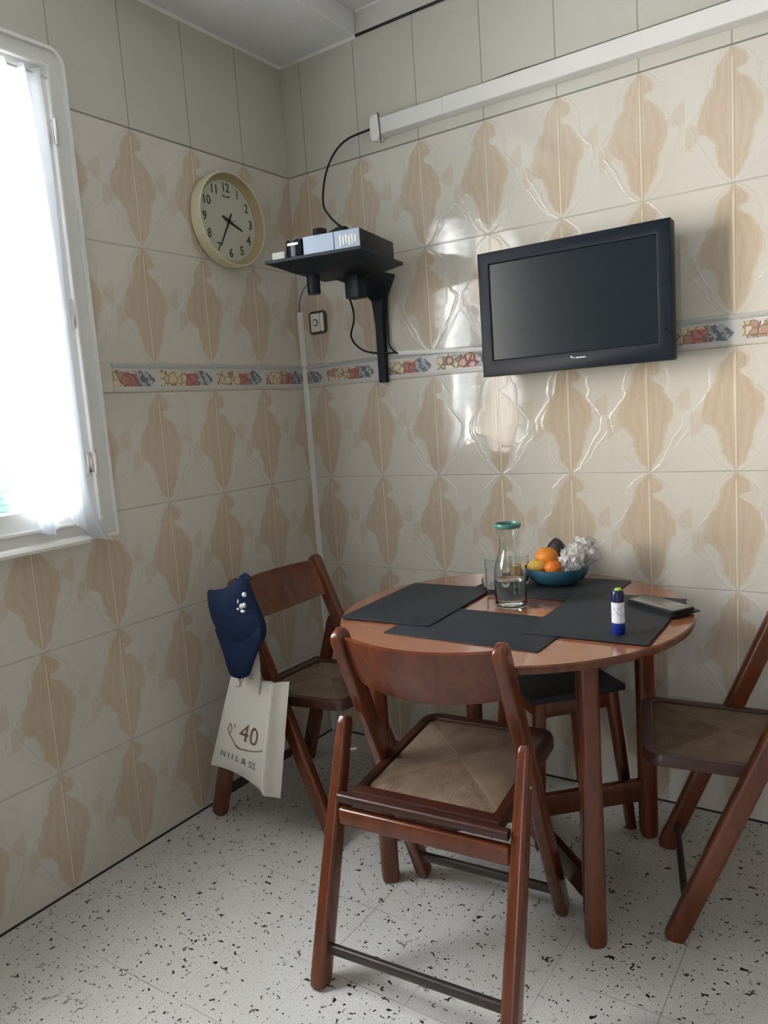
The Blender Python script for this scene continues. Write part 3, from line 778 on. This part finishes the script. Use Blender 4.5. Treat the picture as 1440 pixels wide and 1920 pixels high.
pp = [((.388,-.020,1.41),.030,.020),((.390,-.020,1.62),.032,.022),((.394,-.026,1.70),.045,.030),((.402,-.055,1.745),.085,.080),((.412,-.16,1.775),.16,.20)]
ring_loft(bm, [[V(p)+V((sx*w/2,sy*min(d/2,abs(p[1])-.001 if p[1]<-.03 else .02)+(0),0)) for sx,sy in ((-1,-1),(1,-1),(1,1),(-1,1))] for p,w,d in pp]); sh('pole', bm, SBK)
bm = NB(); lathe(bm, [(0,1.705),(.020,1.705),(.022,1.71),(.022,1.79),(0,1.79)], 24, (*(cc+ex*-.075+ey*-.03),0)); sh('knob', bm, SBK)
bm = NB(); q = cc+ex*.03+ey*.075; box(bm, (q.x-.030,q.y-.025,1.690), (q.x+.026,q.y+.025,1.785), .004); sh('clamp', bm, SBK)
RZ = math.atan2(ex.y,ex.x)
q = sp(.056,-.005,SZ+.0042)
st_ = thing('set_top_box', 'wide black set-top box with silvery blue front on the corner shelf', 'set-top box', tuple(q), RZ)
bm = NB(); box(bm, (-.098,-.135,.003), (.098,.135,.060), .003, 2); obj('case', bm, BLK, st_, 35)
SILV = M('silver_blue_panel', (.30,.36,.46), .35, metal=.2).m
bm = NB(); box(bm, (-.098,-.138,.004), (.010,-.1345,.059), .001, 1); box(bm, (.0115,-.138,.004), (.098,-.1345,.059), .001, 1); obj('front_panel', bm, SILV, st_, 35)
bm = NB(); 
for k in range(6): box(bm, (.03+k*.01,-.139,.012+.003*(k%3)), (.036+k*.01,-.1375,.045-.004*(k%2)))
obj('button', bm, WHITE, st_)
for s in (-1,1):
    for u_ in (-1,1):
        bm = NB(); lathe(bm, [(0,0),(.008,0),(.008,.004),(0,.004)], 14, (s*.085,u_*.12,0)); obj('foot', bm, BLK, st_, 35)
q = sp(-.078,-.100,SZ+.0042)
rt = thing('router', 'small black rounded router with a chrome edge left of the set-top box', 'router', tuple(q), RZ)
bm = NB(); prism(bm, rrect(-.030,-.045,.032,.045,.014), 0, .058, 'z', .010); obj('case', bm, BLKG, rt, 35)
bm = NB(); prism(bm, rrect(-.018,-.0465,.020,-.0445,.0008,2), .040, .046, 'z'); obj('chrome_strip', bm, METAL, rt)
q = sp(-.136,-.110,SZ+.0042)
ad = thing('power_adapter', 'little white plug adapter at the left end of the corner shelf', 'adapter', tuple(q), RZ)
bm = NB(); box(bm, (-.024,-.030,0), (.024,.030,.028), .004); obj('body', bm, PVC, ad, 35)
bm = NB(); tube(bm, [(0,.03,.012),(.002,.05,.010),(.004,.08,.004)], .002, 6); obj('lead', bm, PVC, ad, 35)
for (a, b, zz, label, sc, rt_) in ((-.005,-.095,SZ+.0645,'dark remote control lying left on top of the set-top box',1,.5), (.055,-.085,SZ+.0645,'dark remote control lying right on top of the set-top box',.85,.9)):
    q = sp(a,b,zz); r_ = thing('remote_control', label, 'remote control', tuple(q), RZ+rt_, 'remotes on the set-top box')
    bm = NB(); prism(bm, rrect(-.021*sc,-.06*sc,.021*sc,.06*sc,.012), 0, .016, 'z', .005); obj('body', bm, BLK, r_, 35)
    bm = NB()
    for i in range(3):
        for j in range(5): lathe(bm, [(0,0),(.0035,0),(.003,.0015),(0,.0015)], 8, ((i-1)*.011,(j-2.4)*.016,.0158))
    obj('keypad', bm, M('rubber_key', (.05,.05,.055), .6).m, r_, 35)

# ---------------------------------------------------------------- trunking, pipes, cables, socket
tk = thing('cable_trunking', 'long white cable trunking running along the back wall below the ceiling', 'trunking', (.445,0,2.27))
def tkp(nm, bm, m): o = obj(nm, bm, m, tk, 35); o.location = (-.445,0,-2.27)
for a,b in ((.452,.700),(.7012,XR-.01)):
    bm = NB(); prism(bm, [(-.001,2.2505),(-.032,2.2555),(-.034,2.258),(-.034,2.307),(-.031,2.310),(-.001,2.311)], a, b, 'x', 0); tkp('duct', bm, PVC)
bm = NB(); prism(bm, rrect(.414,2.238,.452,2.322,.012), -.038, -.001, 'y', .004); tkp('end_cap', bm, WHITE)
bm = NB(); tube(bm, [(.452,-.040,2.324),(.4555,-.041,2.28),(.457,-.040,2.24),(.445,-.02,2.232)], .0017, 6); tkp('tie', bm, CABLE)
def cable(P, r, label, mat=CABLE, cat='cable', name='cable'):
    bm = NB(); tube(bm, P, r, 8); tag(obj(name, bm, mat, None, 180), label, cat)
cable([(.50,-.012,2.3155),(.8,-.013,2.3155),(.95,-.016,2.3165),(1.05,-.014,2.3165),(1.3,-.014,2.316),(1.9,-.014,2.316)], .0032, 'thin black cable lying on top of the white wall trunking')
cable([(.418,-.018,2.288),(.399,-.02,2.286),(.307,-.03,2.273),(.258,-.05,2.229),(.237,-.08,2.154),(.256,-.13,2.05),(.325,-.19,1.981),(.436,-.28,1.911),(.52,-.35,1.872)], .0038, 'black cable looping from the trunking end down to the set-top box')
cable([(.36,-.16,1.71),(.345,-.12,1.665),(.30,-.06,1.635),(.262,-.03,1.590),(.30,-.04,1.545),(.36,-.045,1.52),(.44,-.012,1.512)], .0035, 'black cable hanging in a loop below the corner shelf')
cable([(.47,-.12,1.78),(.445,-.05,1.72),(.42,-.018,1.66),(.415,-.012,1.56),(.425,-.014,1.53),(.452,-.014,1.508)], .003, 'black cable running down behind the shelf pole')
bm = NB(); p0, p1 = V((.445,0,1.511)), V((.90,0,1.482))
prism(bm, [(-.0005,-.007),(-.010,-.007),(-.011,-.005),(-.011,.005),(-.010,.007),(-.0005,.007)], 0, (p1-p0).length, 'x')
bmesh.ops.rotate(bm, cent=(0,0,0), matrix=Matrix.Rotation(math.atan2(-(p1.z-p0.z), p1.x-p0.x),3,'Y'), verts=bm.verts); bmesh.ops.translate(bm, vec=p0, verts=bm.verts)
tag(obj('cable_cover', bm, PVC, None, 35), 'slim white cable cover between the shelf pole and the television', 'cable cover')
bm = NB(); prism(bm, [(.0115,-.0095),(.0155,-.0005),(.0005,-.0005),(.0005,-.0155),(.0095,-.0135)], .001, 1.712, 'z')
tag(obj('corner_pipe', bm, PVC, None, 50), 'white vertical cable pipe running down the corner of the two tiled walls', 'pipe')
cable([(.008,-.010,1.705),(.02,-.02,1.74),(.07,-.06,1.772),(.13,-.10,1.79),(.24,-.17,1.796)], .002, 'thin grey lead from the corner pipe up to the shelf', M('grey_lead', (.10,.10,.10), .5).m)
so = thing('wall_socket', 'small square bronze framed wall socket below the corner shelf', 'socket', (.092,0,1.662))
bm = NB(); prism(bm, rrect(-.040,-.043,.040,.043,.012), -.010, -.0005, 'y', .003); obj('frame', bm, M('bronze_frame', (.10,.075,.05), .35, metal=.4).m, so, 35)
bm = NB(); prism(bm, rrect(-.030,-.034,.012,.034,.005), -.0125, -.008, 'y', .001); obj('plate', bm, PVC, so, 35)
bm = NB(); prism(bm, rrect(.016,-.034,.031,.034,.003), -.0135, -.008, 'y', .001); obj('rocker', bm, WHITE, so, 35)
bm = NB(); bmesh.ops.create_cone(bm, segments=28, radius1=.0145, radius2=.0135, depth=.004, cap_ends=True, matrix=Matrix.Translation((-.009,-.0135,0)) @ Matrix.Rotation(PI/2,4,'X')); obj('outlet', bm, M('grey_plastic', (.22,.21,.19), .5).m, so, 35)
bm = NB(); bmesh.ops.create_cone(bm, segments=24, radius1=.009, radius2=.009, depth=.003, cap_ends=True, matrix=Matrix.Translation((-.009,-.0160,0)) @ Matrix.Rotation(PI/2,4,'X')); obj('outlet', bm, PVC, so, 35)

# ---------------------------------------------------------------- tote bag on the corner chair
CAN = M('canvas', (.60,.58,.53), .8, spec=.2); x,y,z = CAN.co(); n = CAN.noise(CAN.vec(x*3.0,y,z*3.0), 90, 2)
CAN.color(CAN.mix(n, (.70,.685,.64), (.80,.785,.74))); CAN.bump(n,.0008,.5); CAN = CAN.m
tbg = thing('tote_bag', 'cream canvas tote bag with a printed 40 hanging from the corner chair', 'tote bag', (.24,-.745,.17))
def quad(s, t):
    TL, TR_, BL, BR = V((.222,.520)), V((.455,.532)), V((.082,.196)), V((.372,.142))
    return (BL.lerp(BR, s)).lerp(TL.lerp(TR_, s), t)
def bagf(s, t, side):
    q = quad(s, t); x_, z_ = q
    if t < .3: x_ += .0
    edge = (1-(2*s-1)**4)*(1-(max(0,.5-t)*2)**6)
    z_ += .022*(1-t)**3*max(0,math.sin(PI*min(1,s/.94)))**1.0
    d = .014*edge*(.35+.65*(1-t))
    fold = math.exp(-((s-.86+.04*(t))/.05)**2)*.016*(1 if side<0 else .6)
    wr = .0035*math.sin(s*19+2*t)*math.sin(t*2.2+.5) * (1 if t>.55 else .5)
    y_ = -.752 + side*d - fold - wr*t*1.3 - .012*(s-.5)
    if s > .80: y_ += (s-.80)*.11
    return V((x_, y_, z_))
bm = NB(); NS, NT = 48, 48; g = {}
for sd_ in (-1,1):
    for i in range(NS+1):
        for j in range(NT+1): g[sd_,i,j] = bm.verts.new(bagf(i/NS,j/NT,sd_))
    for i in range(NS):
        for j in range(NT): bm.faces.new((g[sd_,i,j],g[sd_,i+1,j],g[sd_,i+1,j+1],g[sd_,i,j+1]))
bmesh.ops.remove_doubles(bm, verts=bm.verts, dist=.0006)
def tbp(nm, bm, m, s=50): o = obj(nm, bm, m, tbg, s); o.location = (-.24,.745,-.17); return o
tbp('body', bm, CAN)
def strap(P, w=.022, nm='handle', tilt=0):
    pts = catmull(P, 8); bm = NB(); rings = []
    for i, p in enumerate(pts):
        d = (pts[min(i+1,len(pts)-1)]-pts[max(i-1,0)]).normalized(); s_ = V((0,1,0)).cross(d).normalized()*w/2; n_ = d.cross(s_).normalized()*.0012
        rings.append([p+s_+n_,p-s_+n_,p-s_-n_,p+s_-n_])
    ring_loft(bm, rings); return bm
tbp('handle', strap([(.340,-.770,.490),(.352,-.768,.545),(.350,-.764,.62),(.325,-.752,.70),(.28,-.746,.745),(.235,-.7435,.772),(.205,-.7435,.768),(.20,-.744,.70),(.235,-.752,.60),(.255,-.762,.50)], .030), CAN)
INKB = M('brown_print', (.20,.13,.08), .7).m; INKD = M('dark_print', (.03,.028,.026), .7).m
TSP = (.47,.37)
def onbag(px_, pz_, d=.0012):
    """print coordinates in metres from the centre of the print"""
    s = TSP[0]+px_/.27; t = TSP[1]+pz_/.35
    return bagf(s,t,-1)+V((0,-d,0))
vs, fs = text_pts('40', .086, 0); bm = NB(); add_vf(bm, vs, fs, lambda v: onbag(v.x+.018, v.y*1.0+.038)); tbp('print_number', bm, INKB)
bm = NB()
def stroke(P, r):
    tube(bm, [onbag(a,b,.0008) for a,b in P], r, 5)
stroke([(-.075,.055),(-.080,.035),(-.068,.018),(-.05,.005),(-.035,-.008),(-.01,-.018),(.03,-.012),(.06,-.002),(.085,.012)], .0014)
stroke([(-.075,.055),(-.066,.046),(-.064,.030),(-.068,.020)], .0014); stroke([(-.052,.060),(-.050,.048)], .0014)
stroke([(-.035,-.008),(-.02,-.020),(.02,-.016)], .0012)
tbp('print_wreath', bm, INKB)
vs, fs = text_pts('N I I L & SS', .032, 0); bm = NB(); add_vf(bm, vs, fs, lambda v: onbag(v.x*1.02-.012, v.y-.060+v.x*.05)); tbp('print_letters', bm, INKD)

# ---------------------------------------------------------------- cap on the same chair
NAVY = M('navy_cotton', (.008,.030,.105), .75, spec=.25); x,y,z = NAVY.co(); n = NAVY.noise(NAVY.vec(x,y,z), 300, 2); NAVY.color(NAVY.mix(n,(.002,.010,.038),(.005,.017,.056))); NAVY.bump(n,.0006,.5); NAVY = NAVY.m
cp = thing('baseball_cap', 'navy blue baseball cap with small white print hung on the corner chair', 'cap', (.30,-.80,.66))
def cpp(nm, bm, m, s=60): o = obj(nm, bm, m, cp, s); o.location = (-.30,.80,-.66); return o
def puff(out, yc, yfront, yback, rings_=7):
    """rounded shell from an outline in XZ, crowned towards the viewer"""
    out = [V((a,0,b)) for a,b in out]
    P = catmull(out+[out[0]], 5)[:-1]; ctr = sum(P, V())/len(P); bm = NB(); R = []
    for side_, dep in ((-1,yfront),(1,yback)):
        for k in range(rings_+1):
            f = k/rings_; a = f*PI/2
            if side_ == 1 and k == 0: continue
            R.append((side_, f, [bm.verts.new((ctr + (p-ctr)*math.cos(a)**.75*1.0 if k<rings_ else ctr+(p-ctr)*.02) + V((0,yc+side_*dep*math.sin(a),0))) for p in P]))
    n = len(P); front = [r for r in R if r[0]==-1]; back = [front[0]]+[r for r in R if r[0]==1]
    for L in (front, back):
        for a, b in zip(L, L[1:]):
            for i in range(n): bm.faces.new((a[2][i],a[2][(i+1)%n],b[2][(i+1)%n],b[2][i]))
        bm.faces.new(L[-1][2])
    return bm, ctr
crown = [(.199,.772),(.200,.803),(.207,.806),(.240,.810),(.275,.820),(.315,.842),(.345,.855),(.368,.842),(.388,.795),(.408,.750),(.420,.715),(.412,.675),(.375,.645),(.320,.630),(.275,.640),(.240,.670),(.215,.705),(.204,.735)]
bm, ctr = puff(crown, -.790, .040, .022); cpp('crown', bm, NAVY)
brim = [(.228,.690),(.240,.655),(.254,.615),(.264,.575),(.278,.550),(.305,.546),(.335,.553),(.358,.570),(.380,.610),(.404,.650),(.418,.690),(.405,.715),(.32,.705),(.25,.710)]
bm, ctr2 = puff(brim, -.808, .012, .006); cpp('brim', bm, NAVY)
bm = NB()
def dot(a, b, r, e=1):
    bmesh.ops.create_uvsphere(bm, u_segments=14, v_segments=8, radius=1, matrix=Matrix.Translation((a,-.822,b)) @ Matrix.Diagonal((r,.006,r*e,1)))
dot(.378,.812,.0075); dot(.338,.762,.0080); dot(.350,.768,.006,.8)
dot(.362,.776,.0055,1.5); dot(.374,.780,.0055,1.5); dot(.352,.790,.0022,3.2); dot(.366,.762,.009,.5)
cpp('printed_mark', bm, WHITE)
bm = NB(); tube(bm, [(.325,-.785,.842),(.337,-.785,.854),(.355,-.785,.860),(.372,-.785,.848)], .006, 8); cpp('strap', bm, NAVY)
bm = NB(); box(bm, (.318,-.822,.545), (.338,-.816,.552), .001); cpp('buckle', bm, METAL)

tbg.location.y -= .017; cp.location.y -= .017; tbg.location.x += .012; cp.location.x += .022
# small pieces that belong to one part of a thing
def base(n): return n.split('.')[0]
def sub(root, part, names):
    p = [c for c in root.children if base(c.name) == part][0]
    for c in list(root.children):
        if base(c.name) in names and c is not p:
            c.location = c.location - p.location; c.parent = p
sub(tv, 'bezel', ('logo','sensor')); sub(tv, 'housing', ('wall_bracket',))
sub(st_, 'front_panel', ('button',)); sub(st_, 'case', ('foot',)); sub(rt, 'case', ('chrome_strip',)); sub(ad, 'body', ('lead',))
sub(ph, 'body', ('screen',)); sub(tl_, 'body', ('screen',)); sub(tbg, 'body', ('print_number','print_wreath','print_letters'))
sub(cp, 'crown', ('printed_mark',)); sub(cp, 'brim', ('buckle',)); sub(tb, 'tabletop', ('edge_band',)); sub(ck, 'rim', ('bezel',)); sub(ck, 'dial', ('numeral','logo'))
sub(so, 'plate', ('outlet',)); sub(cu, 'curtain_rod', ('rod_bracket',)); sub(gs, 'cap', ('tip',)); sub(tk, 'end_cap', ('tie',))

# ---------------------------------------------------------------- camera
R = [(0.8283,0.5558,-0.0705),None,None]
cam = bpy.data.cameras.new('camera'); co_ = bpy.data.objects.new('camera', cam); C.objects.link(co_)
rv = V((1.6669,0.4516,-0.4990)); Rm = Matrix.Rotation(rv.length, 3, rv)
rt_, dn, fw = Rm[0], Rm[1], Rm[2]
mw = Matrix(((rt_[0],-dn[0],-fw[0],1.958),(rt_[1],-dn[1],-fw[1],-2.3738),(rt_[2],-dn[2],-fw[2],1.3052),(0,0,0,1)))
co_.matrix_world = mw
cam.sensor_fit = 'VERTICAL'; cam.sensor_height = 36; cam.lens = 1428.12/1920*36; cam.clip_start = .02
bpy.context.scene.camera = co_

# ---------------------------------------------------------------- light
w = bpy.data.worlds.new('world'); bpy.context.scene.world = w; w.use_nodes = True
bg = w.node_tree.nodes['Background']; bg.inputs[0].default_value = (.92,.955,1.0,1); bg.inputs[1].default_value = 20.0
nt = w.node_tree                    # added warm glow low in the sky, aimed through the window
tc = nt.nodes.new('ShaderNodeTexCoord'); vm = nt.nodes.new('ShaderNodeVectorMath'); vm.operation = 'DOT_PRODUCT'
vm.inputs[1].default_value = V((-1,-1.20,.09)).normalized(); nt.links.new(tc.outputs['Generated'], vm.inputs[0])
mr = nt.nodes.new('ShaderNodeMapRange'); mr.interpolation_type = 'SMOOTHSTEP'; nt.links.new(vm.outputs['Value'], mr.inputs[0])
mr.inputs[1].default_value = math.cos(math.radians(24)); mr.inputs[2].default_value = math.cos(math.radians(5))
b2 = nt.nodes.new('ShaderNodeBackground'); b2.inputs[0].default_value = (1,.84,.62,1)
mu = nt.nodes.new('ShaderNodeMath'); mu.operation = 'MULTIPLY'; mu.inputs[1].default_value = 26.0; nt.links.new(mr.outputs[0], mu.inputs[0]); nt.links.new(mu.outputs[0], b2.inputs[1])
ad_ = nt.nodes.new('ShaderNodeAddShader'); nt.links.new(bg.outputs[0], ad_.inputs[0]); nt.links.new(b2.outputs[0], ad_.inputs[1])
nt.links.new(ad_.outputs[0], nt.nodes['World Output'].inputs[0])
def portal(loc, rot, sx, sy):
    l = bpy.data.lights.new('portal','AREA'); l.shape='RECTANGLE'; l.size=sx; l.size_y=sy; l.cycles.is_portal = True
    o = bpy.data.objects.new('portal', l); C.objects.link(o); o.location = loc; o.rotation_euler = rot
portal((-.20,(WY0+WY1)/2,(WZ0+WZ1)/2), (0,-PI/2,0), WZ1-WZ0, WY1-WY0)
portal((1.75,YB-.02,1.05), (PI/2,0,0), .1, 2.1)
vs_ = bpy.context.scene.view_settings
vs_.view_transform = 'Standard'; vs_.look = 'None'; vs_.gamma = 1; vs_.use_curve_mapping = False; vs_.exposure = .52
